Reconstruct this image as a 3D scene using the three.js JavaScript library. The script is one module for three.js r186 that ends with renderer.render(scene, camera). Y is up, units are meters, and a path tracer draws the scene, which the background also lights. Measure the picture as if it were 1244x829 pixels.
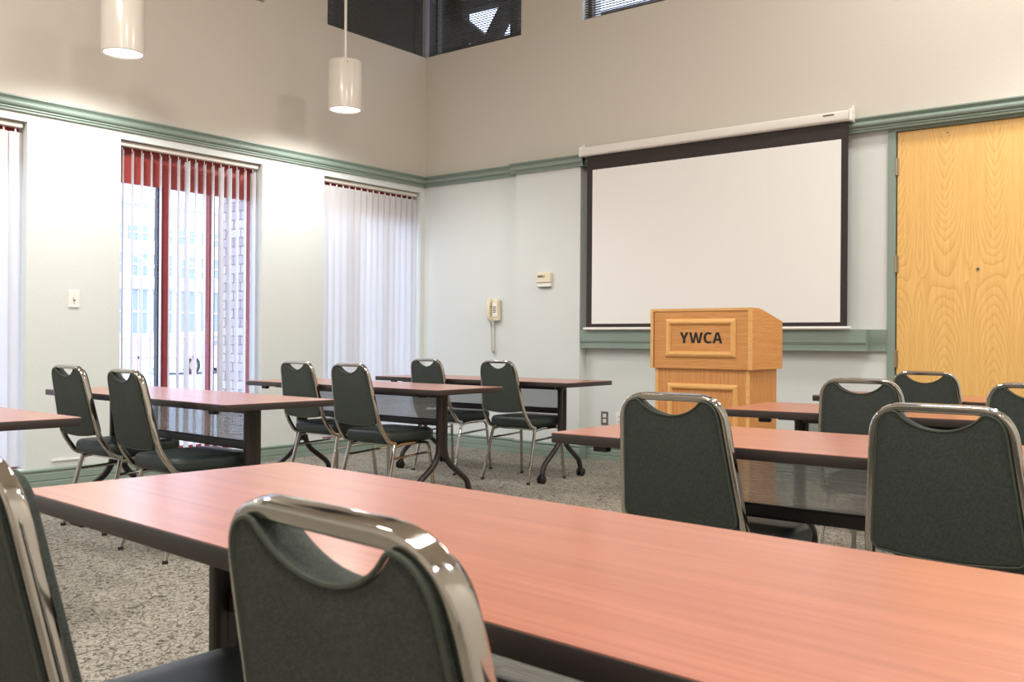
import * as THREE from 'three';
import { RoundedBoxGeometry } from 'three/addons/geometries/RoundedBoxGeometry.js';
import { mergeGeometries, toCreasedNormals } from 'three/addons/utils/BufferGeometryUtils.js';
import { RectAreaLightUniformsLib } from 'three/addons/lights/RectAreaLightUniformsLib.js';
import { FontLoader } from 'three/addons/loaders/FontLoader.js';
import { TextGeometry } from 'three/addons/geometries/TextGeometry.js';

// ------------------------------------------------------------------ camera, sky, lights, exposure
const scene = new THREE.Scene();
const camera = new THREE.PerspectiveCamera(39.036, 1244 / 829, 0.05, 200);
camera.rotation.order = 'YXZ';
camera.position.set(6.536, 1.01, 6.930);
camera.rotation.set(0, 0.66488, 0.00677);
camera.focus = 5.2;
camera.userData.fStop = 12;

scene.background = new THREE.Color().setRGB(4.0, 4.8, 6.5);   // bright overcast sky

const renderer = new THREE.WebGLRenderer({ antialias: true });
renderer.toneMapping = THREE.LinearToneMapping;
renderer.toneMappingExposure = 0.655;
renderer.shadowMap.enabled = true;
renderer.shadowMap.type = THREE.PCFSoftShadowMap;
RectAreaLightUniformsLib.init();

const LAMP = { color: new THREE.Color().setRGB(1.0, 0.985, 0.965), candela: 12.5 };      // pendant downlights
const FILL = { color: new THREE.Color().setRGB(1.0, 0.95, 0.885), level: 60 };      // added fill panels on the ceiling, out of view

// ------------------------------------------------------------------ helpers
let seed = 12345;
const rnd = () => { seed = (seed * 1664525 + 1013904223) >>> 0; return seed / 4294967296; };
const used = {};
function numbered(name) { if (!(name in used)) { used[name] = 0; return name; } return name + '_' + String(++used[name]).padStart(3, '0'); }
function tag(o, label, category, group, kind) {
  if (label) o.userData.label = label;
  if (category) o.userData.category = category;
  if (group) o.userData.group = group;
  if (kind) o.userData.kind = kind;
  return o;
}
function thing(name, label, category, pos = [0, 0, 0], turn = 0, group, kind) {
  const g = new THREE.Group(); g.name = numbered(name); g.position.set(...pos); g.rotation.y = turn; scene.add(g);
  return tag(g, label, category, group, kind);
}
function add(parent, name, geo, mat, pos, label) {
  const m = new THREE.Mesh(geo, mat); m.name = parent === scene ? numbered(name) : name;
  if (pos) m.position.set(...pos);
  m.castShadow = m.receiveShadow = true;
  if (label) m.userData.label = label;
  parent.add(m); return m;
}
const R = THREE.MathUtils.degToRad;
const M4 = () => new THREE.Matrix4();
// box between two corners, uv in metres
function bb(x0, y0, z0, x1, y1, z1) { const g = new THREE.BoxGeometry(Math.abs(x1 - x0), Math.abs(y1 - y0), Math.abs(z1 - z0)); g.translate((x0 + x1) / 2, (y0 + y1) / 2, (z0 + z1) / 2); return boxUV(g); }
function rb(w, h, d, r = 0.004, s = 2) { return boxUV(new RoundedBoxGeometry(w, h, d, s, Math.min(r, w / 2.01, h / 2.01, d / 2.01))); }
function boxUV(g0, mode = 0) {                       // metres; mode 1 swaps so that grain runs along y
  const g = g0.index ? g0.toNonIndexed() : g0; const p = g.attributes.position, n = g.attributes.normal, uv = new Float32Array(p.count * 2);
  for (let i = 0; i < p.count; i++) {
    const ax = Math.abs(n.getX(i)), ay = Math.abs(n.getY(i)), az = Math.abs(n.getZ(i));
    let u, v;
    if (ay >= ax && ay >= az) { u = p.getX(i); v = p.getZ(i); } else if (ax >= az) { u = p.getZ(i); v = p.getY(i); } else { u = p.getX(i); v = p.getY(i); }
    if (mode === 1) { const t = u; u = v; v = t; }
    uv[2 * i] = u; uv[2 * i + 1] = v;
  }
  g.setAttribute('uv', new THREE.BufferAttribute(uv, 2)); return g;
}
function merge(list) {
  const l = list.map((g) => { const q = g.index ? g.toNonIndexed() : g; for (const k of Object.keys(q.attributes)) if (!['position', 'normal', 'uv'].includes(k)) q.deleteAttribute(k); return q; });
  return mergeGeometries(l);
}
// profile [[depth, height]...] drawn along +z for a length (left wall mouldings)
function mould(profile, len, axis) {
  const s = new THREE.Shape(); profile.forEach(([a, b], i) => i ? s.lineTo(a, b) : s.moveTo(a, b)); s.closePath();
  const g = new THREE.ExtrudeGeometry(s, { depth: len, bevelEnabled: false });
  if (axis === 'x') g.applyMatrix4(M4().makeBasis(new THREE.Vector3(0, 0, 1), new THREE.Vector3(0, 1, 0), new THREE.Vector3(-1, 0, 0)).multiply(M4())).translate(len, 0, 0);
  if (axis === '-x') g.applyMatrix4(M4().makeBasis(new THREE.Vector3(-1, 0, 0), new THREE.Vector3(0, 1, 0), new THREE.Vector3(0, 0, -1))).translate(0, 0, len);
  return boxUV(toCreasedNormals(g, 0.6));
}
// sweep a closed 2-D profile along points, rotation-minimising frames, first side vector given
function sweep(pts, prof, side0, closedEnds = true) {
  const n = pts.length, T = [], S = [];
  for (let i = 0; i < n; i++) { const a = pts[Math.max(0, i - 1)], b = pts[Math.min(n - 1, i + 1)]; T.push(b.clone().sub(a).normalize()); }
  let s = side0.clone(); s.addScaledVector(T[0], -s.dot(T[0])).normalize(); S.push(s);
  for (let i = 1; i < n; i++) {
    const q = new THREE.Quaternion().setFromUnitVectors(T[i - 1], T[i]); s = s.clone().applyQuaternion(q); s.addScaledVector(T[i], -s.dot(T[i])).normalize(); S.push(s);
  }
  const m = prof.length, pos = [], idx = [];
  for (let i = 0; i < n; i++) {
    const B = new THREE.Vector3().crossVectors(T[i], S[i]);
    for (const [a, b] of prof) { const v = pts[i].clone().addScaledVector(S[i], a).addScaledVector(B, b); pos.push(v.x, v.y, v.z); }
  }
  for (let i = 0; i < n - 1; i++) for (let j = 0; j < m; j++) { const a = i * m + j, b = i * m + (j + 1) % m, c = a + m, d = b + m; idx.push(a, b, c, b, d, c); }
  if (closedEnds) {
    for (const [i, f] of [[0, 1], [n - 1, 0]]) { const c = pos.length / 3; pos.push(pts[i].x, pts[i].y, pts[i].z); for (let j = 0; j < m; j++) { const a = i * m + j, b = i * m + (j + 1) % m; f ? idx.push(c, b, a) : idx.push(c, a, b); } }
  }
  const g = new THREE.BufferGeometry(); g.setAttribute('position', new THREE.Float32BufferAttribute(pos, 3)); g.setIndex(idx); g.computeVertexNormals();
  const q = toCreasedNormals(g, 0.7); q.setAttribute('uv', new THREE.Float32BufferAttribute(new Float32Array(q.attributes.position.count * 2), 2)); return q;
}
function roundProf(w, h, r, seg = 3) {
  const p = []; for (const [sx, sy, a0] of [[1, 1, 0], [-1, 1, 90], [-1, -1, 180], [1, -1, 270]]) for (let k = 0; k <= seg; k++) { const a = R(a0 + 90 * k / seg); p.push([sx * (w / 2 - r) + r * Math.cos(a), sy * (h / 2 - r) + r * Math.sin(a)]); }
  return p;
}
const circProf = (r, n = 10) => Array.from({ length: n }, (_, i) => [r * Math.cos(2 * Math.PI * i / n), r * Math.sin(2 * Math.PI * i / n)]);
const V = (x, y, z) => new THREE.Vector3(x, y, z);
// polyline with filleted corners
function fillet(pts, rad, seg = 6) {
  const out = [pts[0].clone()];
  for (let i = 1; i < pts.length - 1; i++) {
    const a = pts[i - 1], b = pts[i], c = pts[i + 1], u = a.clone().sub(b), w = c.clone().sub(b), r = Array.isArray(rad) ? rad[i - 1] : rad;
    const d = Math.min(r, u.length() * 0.49, w.length() * 0.49), p0 = b.clone().addScaledVector(u.normalize(), d), p1 = b.clone().addScaledVector(w.normalize(), d);
    for (let k = 0; k <= seg; k++) { const t = k / seg; out.push(p0.clone().multiplyScalar((1 - t) * (1 - t)).addScaledVector(b, 2 * t * (1 - t)).addScaledVector(p1, t * t)); }
  }
  out.push(pts[pts.length - 1].clone()); return out;
}
// ---- noise and textures
const perm = new Uint8Array(512); { const a = Array.from({ length: 256 }, (_, i) => i); for (let i = 255; i > 0; i--) { const j = Math.floor(rnd() * (i + 1)); [a[i], a[j]] = [a[j], a[i]]; } for (let i = 0; i < 512; i++) perm[i] = a[i & 255]; }
function vnoise(x, y, px = 256, py = 256) {            // tiling value noise, period px, py cells
  const xi = Math.floor(x), yi = Math.floor(y), fx = x - xi, fy = y - yi, s = fx * fx * (3 - 2 * fx), t = fy * fy * (3 - 2 * fy);
  const h = (a, b) => perm[perm[((a % px) + px) % px & 255] + (((b % py) + py) % py & 255)] / 255;
  return (h(xi, yi) * (1 - s) + h(xi + 1, yi) * s) * (1 - t) + (h(xi, yi + 1) * (1 - s) + h(xi + 1, yi + 1) * s) * t;
}
function tex(w, h, fn, repX, repY, srgb = true) {
  const d = new Uint8Array(w * h * 4);
  for (let j = 0; j < h; j++) for (let i = 0; i < w; i++) { const c = fn(i / w, j / h), k = (j * w + i) * 4; d[k] = Math.max(0, Math.min(255, c[0])); d[k + 1] = Math.max(0, Math.min(255, c[1])); d[k + 2] = Math.max(0, Math.min(255, c[2])); d[k + 3] = 255; }
  const t = new THREE.DataTexture(d, w, h); t.wrapS = t.wrapT = THREE.RepeatWrapping; t.magFilter = THREE.LinearFilter; t.minFilter = THREE.LinearMipmapLinearFilter; t.generateMipmaps = true;
  t.repeat.set(repX, repY); if (srgb) t.colorSpace = THREE.SRGBColorSpace; t.needsUpdate = true; return t;
}
const mixc = (a, b, t) => [a[0] + (b[0] - a[0]) * t, a[1] + (b[1] - a[1]) * t, a[2] + (b[2] - a[2]) * t];
const std = (o) => new THREE.MeshStandardMaterial(o), phy = (o) => new THREE.MeshPhysicalMaterial(o);

// carpet: looped pile with dark squiggles, 0.8 m tile
const carpetH = new Float32Array(1024 * 1024);
const carpetTex = tex(1024, 1024, (u, v) => {
  const wx = u * 70 + 2.2 * vnoise(u * 48, v * 48, 48, 48), wy = v * 70 + 2.2 * vnoise(u * 48 + 7, v * 48 + 3, 48, 48);
  const f = vnoise(wx, wy * 0.8, 70, 56), l1 = Math.max(0, 1 - Math.abs(f - 0.5) / 0.15);
  const pile = 0.5 * vnoise(u * 256, v * 256) + 0.5 * vnoise(u * 128 + 5, v * 128 + 9, 128, 128);
  const big = vnoise(u * 6, v * 6, 6, 6);
  const c = mixc([168, 162, 149], [80, 76, 69], Math.min(1, l1 * 1.05));
  const k = 0.69 + 0.44 * pile + 0.08 * (big - 0.5);
  carpetH[Math.floor(v * 1024 + 1e-6) * 1024 + Math.floor(u * 1024 + 1e-6)] = 0.55 * pile + 0.45 * (1 - l1);
  return [c[0] * k, c[1] * k, c[2] * k];
}, 1 / 0.8, 1 / 0.8);
const carpetBump = tex(1024, 1024, (u, v) => { const h = 255 * carpetH[Math.floor(v * 1024 + 1e-6) * 1024 + Math.floor(u * 1024 + 1e-6)]; return [h, h, h]; }, 1 / 0.8, 1 / 0.8, false);
// cherry laminate, grain along u
const cherryTex = tex(1024, 512, (u, v) => {
  const a = vnoise(u * 5, v * 90, 5, 90), b = vnoise(u * 12 + 3, v * 230, 12, 230), c = vnoise(u * 3 + 1, v * 22, 3, 22), d = vnoise(u * 60, v * 256, 60, 256);
  const t = 0.40 * a + 0.22 * b + 0.28 * c + 0.1 * d;
  return mixc([183, 115, 89], [160, 94, 72], Math.min(1, Math.max(0, (t - 0.22) * 1.5)));
}, 1 / 1.3, 1 / 0.62);
// door veneer: honey coloured, cathedral arches in matched leaves, grain along v. One tile = 0.62 m x 2.6 m
const doorTex = tex(512, 2048, (u, v) => {
  const leaf = u < 0.5 ? u * 2 : (1 - u) * 2, dx = (leaf - 0.5) * 0.31, y = v * 2.6;
  const w = 0.10 * vnoise(u * 4, v * 9, 4, 9) + 0.03 * vnoise(u * 14, v * 20, 14, 20);
  const sgn = Math.tanh((y - 1.45 + 0.2 * (vnoise(u * 2, 3.3, 2, 9) - 0.5)) / 0.35), f = y - sgn * (17 * dx * dx + 1.2 * Math.abs(dx)) + w * 1.1 + (u < 0.5 ? 0 : 0.02);
  const r = f / 0.07, fr = r - Math.floor(r), ring = Math.exp(-fr * 4.0);
  const fine = vnoise(u * 190, v * 40, 190, 40), med = vnoise(u * 60, v * 10, 60, 10);
  const t = 0.5 * ring + 0.24 * fine + 0.26 * med;
  return mixc([242, 198, 122], [215, 160, 86], Math.min(1, Math.max(0, (t - 0.12) * 1.2)));
}, 1 / 0.62, 1 / 2.6);
// oak, grain along u; 0.8 x 0.4 m tile
const oakMake = (ca, cb, repx, repy, vertical) => tex(512, 512, (u0, v0) => {
  const u = vertical ? v0 : u0, v = vertical ? u0 : v0;
  const a = vnoise(u * 4, v * 40, 4, 40), b = vnoise(u * 14, v * 150, 14, 150), c = vnoise(u * 40, v * 256, 40, 256), w = vnoise(u * 3 + 9, v * 6, 3, 6);
  const rr = v * 26 + w * 4, ring = 0.5 + 0.5 * Math.sin(rr * 2 * Math.PI);
  return mixc(ca, cb, Math.min(1, Math.max(0, 0.3 * a + 0.3 * b + 0.2 * c + 0.2 * ring - 0.05)));
}, repx, repy);
const oakH = oakMake([228, 168, 104], [190, 126, 68], 1 / 0.8, 1 / 0.4, false);
const oakV = oakMake([224, 164, 102], [186, 122, 66], 1 / 0.4, 1 / 0.8, true);
const oakLight = oakMake([242, 192, 124], [214, 156, 88], 1 / 0.4, 1 / 0.4, false);
// painted wall, very faint roller stipple
const stipple = tex(512, 512, (u, v) => { const h = 255 * (0.5 * vnoise(u * 256, v * 256) + 0.5 * vnoise(u * 90, v * 90, 90, 90)); return [h, h, h]; }, 1, 1, false);
// woven upholstery
const weave = (ca, cb) => tex(256, 256, (u, v) => { const n = vnoise(u * 128, v * 128, 128, 128), m = vnoise(u * 40, v * 40, 40, 40); return mixc(ca, cb, Math.min(1, Math.max(0, n * 0.75 + m * 0.3 - 0.05))); }, 1 / 0.16, 1 / 0.16);
const weaveBump = tex(256, 256, (u, v) => { const n = 255 * (0.5 + 0.25 * Math.sin(u * 2 * Math.PI * 64) * Math.sin(v * 2 * Math.PI * 64) + 0.25 * (vnoise(u * 128, v * 128, 128, 128) - 0.5)); return [n, n, n]; }, 1 / 0.16, 1 / 0.16, false);

const MAT = {
  wallLow: std({ color: 0xd9dedc, roughness: 0.75, bumpMap: stipple, bumpScale: 0.0006 }),
  wallUp: std({ color: 0xd2ccc2, roughness: 0.85, bumpMap: stipple, bumpScale: 0.0006 }),
  ceiling: std({ color: 0xe4ddcf, roughness: 0.9 }),
  green: std({ color: 0x899a8f, roughness: 0.42 }),
  carpet: std({ map: carpetTex, bumpMap: carpetBump, bumpScale: 0.004, roughness: 1 }),
  cherry: phy({ map: cherryTex, roughness: 0.32, clearcoat: 0.45, clearcoatRoughness: 0.22 }),
  edge: std({ color: 0x352c2a, roughness: 0.45 }),
  steel: std({ color: 0x322b29, roughness: 0.38, metalness: 0.15 }),
  rubber: std({ color: 0x1c1a1a, roughness: 0.5 }),
  ribbed: phy({ color: 0xf3f5f7, roughness: 0.55, transmission: 0.9, thickness: 0 }),
  chrome: std({ color: 0xbdb9b3, roughness: 0.08, metalness: 1 }),
  fabric: std({ map: weave([71, 78, 73], [41, 46, 42]), bumpMap: weaveBump, bumpScale: 0.0008, roughness: 0.92 }),
  vinyl: std({ color: 0x2d3735, roughness: 0.42 }),
  welt: std({ color: 0x434940, roughness: 0.8 }),
  white: std({ color: 0xe9e6df, roughness: 0.4 }),
  lampShell: phy({ color: 0xe6dfd4, roughness: 0.32, clearcoat: 0.5, clearcoatRoughness: 0.15 }),
  lampGlow: std({ color: 0xffffff, emissive: 0xffffff, emissiveIntensity: 2.2, roughness: 0.6 }),
  fillGlow: std({ color: 0xffffff, emissive: new THREE.Color().setRGB(1, 0.95, 0.885), emissiveIntensity: 6, roughness: 0.6 }),
  screen: std({ color: 0xf0f0ee, roughness: 0.9 }),
  screenBlack: std({ color: 0x37302f, roughness: 0.85 }),
  door: phy({ map: doorTex, roughness: 0.42, clearcoat: 0.2, clearcoatRoughness: 0.35 }),
  oakH: phy({ map: oakH, roughness: 0.45 }), oakV: phy({ map: oakV, roughness: 0.45 }), oakL: phy({ map: oakLight, roughness: 0.42 }),
  black: std({ color: 0x151414, roughness: 0.5 }),
  redFrame: std({ color: 0x9a3a36, roughness: 0.4 }),
  pane: phy({ color: 0xffffff, transmission: 1, roughness: 0.02, thickness: 0, ior: 1.45 }),
  slat: phy({ color: 0xefeff0, roughness: 0.9, transmission: 0.6, thickness: 0 }),
  rail: std({ color: 0xd8d3c9, roughness: 0.5 }),
  darkSlat: std({ color: 0x5f584a, roughness: 0.5, metalness: 0.1 }),
  ivory: std({ color: 0xe6dcc0, roughness: 0.45 }),
  cordGrey: std({ color: 0xb3a790, roughness: 0.5 }),
  plate: std({ color: 0xf0eeea, roughness: 0.4 }),
  greyPlate: std({ color: 0x6a6560, roughness: 0.5 }),
  metal: std({ color: 0xb4aa92, roughness: 0.35, metalness: 0.9 }),
  mortar: std({ color: 0xa59c96, roughness: 0.95 }),
  postGrey: std({ color: 0x9a9aa0, roughness: 0.5 }),
  concrete: std({ color: 0xd9d8d6, roughness: 0.9 }), pave: std({ color: 0xc4c4c4, roughness: 0.95 }), glassDark: std({ color: 0x98a6bc, roughness: 0.25 }),
  whitePaint: std({ color: 0xf2f2f2, roughness: 0.5 }), pinkRail: std({ color: 0xd3a5ac, roughness: 0.6 }),
  darkTimber: std({ color: 0x241f1c, roughness: 0.9 }),
};
const brickMats = [0xc8bfc0, 0xbdb2b4, 0xd0c8c8, 0xb4a8aa].map((c) => std({ color: c, roughness: 0.92 }));

// ------------------------------------------------------------------ room shell
const W = 8.3, D = 9.4, H = 5.0, SPLIT = 2.56, WT = 0.24, HEAD = 2.457, SILL = 0.125, CB = 3.795, CT = 4.72;
const winZ = [[0.061, 1.287], [1.949, 3.198], [3.865, 5.11], [5.78, 7.03]];
const clerZ = [[0.0, 1.262], [1.945, 3.19], [3.865, 5.11], [5.78, 7.03]];
const clerX = [[0.0, 1.185], [1.85, 3.04], [3.70, 4.89], [5.55, 6.74]];
function struct(name, geo, mat, label, category) { const m = add(scene, name, geo, mat); return tag(m, label, category, null, 'structure'); }

struct('floor', bb(-WT, -0.15, -0.3, W + 0.2, 0, D + 0.2), MAT.carpet, 'grey-beige loop pile carpet with dark squiggles', 'floor');
struct('ceiling', bb(-WT, H, -0.3, W + 0.2, H + 0.2, D + 0.2), MAT.ceiling, 'off-white ceiling high above the room', 'ceiling');
{ // left wall with three tall windows in view and one beyond
  const low = [bb(-WT, 0, -0.3, 0, SILL, D)], up = [bb(-WT, SPLIT, -0.3, 0, CB, D), bb(-WT, CT, -0.3, 0, H, D)];
  low.push(bb(-WT, HEAD, -0.3, 0, SPLIT, D));
  let z = -0.3; for (const [a, b] of winZ) { low.push(bb(-WT, SILL, z, 0, HEAD, a)); z = b; } low.push(bb(-WT, SILL, z, 0, HEAD, D));
  z = null; for (const [a, b] of clerZ) { if (z !== null) up.push(bb(-WT, CB, z, 0, CT, a)); z = b; } up.push(bb(-WT, CB, z, 0, CT, D));
  struct('wall_left', merge(low), MAT.wallLow, 'pale grey-green lower wall with the tall windows', 'wall');
  struct('wall_left_upper', merge(up), MAT.wallUp, 'beige wall above the green rail over the tall windows', 'wall');
}
const ZR = -0.04, ZP = 0.06, PX0 = 1.186, PX1 = 1.887, DX0 = 4.434, DX1 = 5.47;
{ // front wall: left bay, pilaster, recessed bay behind the screen, door opening
  const low = [bb(0, 0, -0.3, PX1, SPLIT, 0), bb(PX1, 0, -0.3, DX0, SPLIT, ZR), bb(DX1, 0, -0.3, W, SPLIT, ZR), bb(DX0, 2.53, -0.3, DX1, SPLIT, ZR)];
  const pil = bb(PX0, 0, 0, PX1, SPLIT, ZP);
  const up = [bb(0, SPLIT, -0.3, W, CB, 0), bb(0, CT, -0.3, W, H, 0)];
  let x = null; for (const [a, b] of clerX) { if (x !== null) up.push(bb(x, CB, -0.3, a, CT, 0)); x = b; } up.push(bb(x, CB, -0.3, W, CT, 0));
  struct('wall_front', merge(low.concat([pil])), MAT.wallLow, 'pale grey-green lower wall behind screen, phone and lectern', 'wall');
  struct('wall_front_upper', merge(up), MAT.wallUp, 'beige wall above the green rail over the projection screen', 'wall');
}
struct('wall_right', merge([bb(W, 0, -0.3, W + 0.2, H, D + 0.2)]), MAT.wallUp, 'beige side wall opposite the windows', 'wall');
struct('wall_back', merge([bb(-WT, 0, D, W, H, D + 0.2)]), MAT.wallUp, 'beige back wall behind the camera', 'wall');

// mouldings
const TB = 2.513;
const arc = (cx, cy, rx, ry, a0, a1, n = 6) => Array.from({ length: n + 1 }, (_, i) => { const a = R(a0 + (a1 - a0) * i / n); return [cx + rx * Math.cos(a), cy + ry * Math.sin(a)]; });
const railProf = [[0, 0], [0.02, 0], [0.02, 0.014], [0.03, 0.016], [0.03, 0.024], [0.024, 0.028], ...arc(0.024, 0.05, 0.024, 0.022, -80, 70), [0.034, 0.074], [0.05, 0.084], [0.055, 0.087], [0.055, 0.096], [0, 0.096]];
const baseProf = [[0, 0], [0.02, 0], [0.02, 0.032], [0.014, 0.036], [0.014, 0.04], [0.019, 0.044], [0.019, 0.086], [0.013, 0.094], [0.013, 0.1], [0.022, 0.106], [0.022, 0.116], [0, 0.122]];
function place(g, x, y, z) { g.translate(x, y, z); return g; }
{
  struct('trim_1', place(mould(railProf, D, 'z'), 0, TB, 0), MAT.green, 'green picture rail above the tall windows', 'trim');
  const fr = [place(mould(railProf, PX0, 'x'), 0, TB, 0), place(mould(railProf, PX1 - PX0 + 0.08, 'x'), PX0 - 0.04, TB, ZP), place(mould(railProf, W - PX1, 'x'), PX1, TB, 0), bb(PX1, TB, ZR, W, SPLIT, 0),
    bb(PX0 - 0.04, TB, 0, PX0, TB + 0.096, ZP + 0.03), bb(PX1, TB, ZR, PX1 + 0.04, TB + 0.096, ZP + 0.03), bb(PX0 - 0.04, TB + 0.087, -0.02, PX1 + 0.04, TB + 0.096, ZP), bb(PX1, TB, 0, PX1 + 0.01, TB + 0.096, ZP)];
  struct('trim_2', merge(fr), MAT.green, 'green picture rail running behind the screen and over the door', 'trim');
  struct('baseboard_left', place(mould(baseProf, D, 'z'), 0, 0, 0), MAT.green, 'green moulded baseboard under the tall windows', 'baseboard');
  struct('baseboard_front', merge([place(mould(baseProf, PX0, 'x'), 0, 0, 0), place(mould(baseProf, PX1 - PX0 + 0.02, 'x'), PX0, 0, ZP), place(mould(baseProf, DX0 - PX1, 'x'), PX1, 0, ZR), place(mould(baseProf, W - DX1, 'x'), DX1, 0, ZR), bb(PX1, 0, ZR, PX1 + 0.02, 0.12, ZP + 0.01)]), MAT.green, 'green moulded baseboard below the screen wall', 'baseboard');
  // deep ledge under the screen with a stepped face, and its slimmer end by the door
  const ledgeProf = [[0, 0], [0.088, 0], [0.088, 0.044], [0.094, 0.05], [0.094, 0.056], [0.1, 0.06], [0.1, 0.154], [0, 0.156]];
  const shortProf = ledgeProf.map(([a, b]) => [a * 0.35, b]);
  struct('trim_3', merge([place(mould(ledgeProf, 4.315 - PX1, 'x'), PX1, 0.954, ZR), place(mould(shortProf, DX0 - 4.315, 'x'), 4.315, 0.954, ZR)]), MAT.green, 'green chair rail ledge under the projection screen', 'trim');
}

// ------------------------------------------------------------------ windows
function tallWindow(n, z0, z1, label) {
  const w = thing('window_' + n, label, 'window', [-0.15, 0, 0], 0, null, 'structure');
  const f = 0.05, d = 0.06, HB = 2.165, bars = { sill: bb(-d / 2, SILL, z0, d / 2, SILL + f, z1), head: bb(-d / 2, HEAD - 0.03, z0, d / 2, HEAD, z1) };
  add(w, 'sill_frame', bars.sill, MAT.redFrame); add(w, 'head_frame', bars.head, MAT.redFrame);
  add(w, 'header_panel', bb(-d / 2 + 0.005, HB, z0 + 0.001, d / 2 - 0.008, HEAD - 0.03, z1 - 0.001), MAT.redFrame, null, 'deep red panel across the top of the window');
  for (const z of [z0, z1 - 0.036]) add(w, 'side_frame', bb(-d / 2, SILL + f, z, d / 2, HB, z + 0.036), MAT.redFrame);
  const m1 = z0 + 0.775, m2 = z0 + 0.37;
  for (const z of [m1, m2]) add(w, 'mullion', bb(-d / 2, SILL + f, z, d / 2, HB, z + 0.05), MAT.redFrame);
  add(w, 'sash_stile', bb(-d / 2 - 0.01, SILL + f, m1 + 0.05, -d / 2 + 0.03, HB, m1 + 0.085), std({ color: 0x3c3a48, roughness: 0.5 }), null, 'dark sash stile beside the red mullion');
  const edges = [z0 + 0.036, m2, m2 + 0.05, m1, m1 + 0.085, z1 - 0.036];
  for (let k = 0; k < 3; k++) add(w, 'pane', bb(-0.003, SILL + f, edges[2 * k], 0.003, HB, edges[2 * k + 1]), MAT.pane);
  return w;
}
tallWindow(1, ...winZ[2], 'red framed window behind closed blinds by the light switch');
tallWindow(2, ...winZ[1], 'red framed window with opened vertical blinds showing the street');
tallWindow(3, ...winZ[0], 'red framed window behind closed blinds in the room corner');
tallWindow(4, ...winZ[3], 'fourth red framed window counted from the room corner');

function verticalBlind(z0, z1, angles, label) {
  const b = thing('vertical_blind', label, 'blind', [-0.06, 0, 0], 0, 'vertical blinds in the tall windows');
  add(b, 'head_rail', place(rb(0.05, 0.035, z1 - z0 - 0.02, 0.006), 0, HEAD - 0.022, (z0 + z1) / 2), MAT.rail);
  const n = angles.length, step = (z1 - z0 - 0.1) / (n - 1), L = HEAD - 0.07 - SILL - 0.02;
  // slat: gently curved strip 89 mm wide
  const seg = 6, prof = [], th = 0.0012; for (let i = 0; i <= seg; i++) { const t = i / seg * 2 - 1; prof.push([t * 0.0445, 0.006 * (1 - t * t) + th]); } for (let i = seg; i >= 0; i--) { const t = i / seg * 2 - 1; prof.push([t * 0.0445, 0.006 * (1 - t * t)]); }
  const s = new THREE.Shape(); prof.forEach(([x, y], i) => i ? s.lineTo(x, y) : s.moveTo(x, y)); s.closePath();
  const g = boxUV(toCreasedNormals(new THREE.ExtrudeGeometry(s, { depth: L, bevelEnabled: false }).rotateX(-Math.PI / 2), 0.5));
  for (let i = 0; i < n; i++) {
    const m = add(b, 'slat', g, MAT.slat, [0, SILL + 0.02, z1 - 0.05 - i * step]); m.rotation.y = -R(angles[i]);
    add(m, 'hanger', place(rb(0.012, 0.03, 0.003, 0.001, 1), 0, L + 0.013, 0.003), MAT.white);
  }
  return b;
}
const jit = (a, j) => a + (rnd() - 0.5) * 2 * j;
verticalBlind(...winZ[0], Array.from({ length: 16 }, (_, i) => jit(i > 4 && i < 8 ? 122 : 114, 3)), 'closed white vertical blinds in the room corner window');
verticalBlind(...winZ[1], Array.from({ length: 16 }, (_, i) => jit([7, 11, 12, 15].includes(i) ? 8 : 21, 3)), 'opened white vertical blinds with red window frame behind');
verticalBlind(...winZ[2], Array.from({ length: 16 }, (_, i) => jit(i === 14 ? 74 : 84, 2)), 'closed white vertical blinds beside the light switch');
verticalBlind(...winZ[3], Array.from({ length: 16 }, () => jit(60, 4)), 'white vertical blinds in the fourth window from the room corner');

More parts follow.
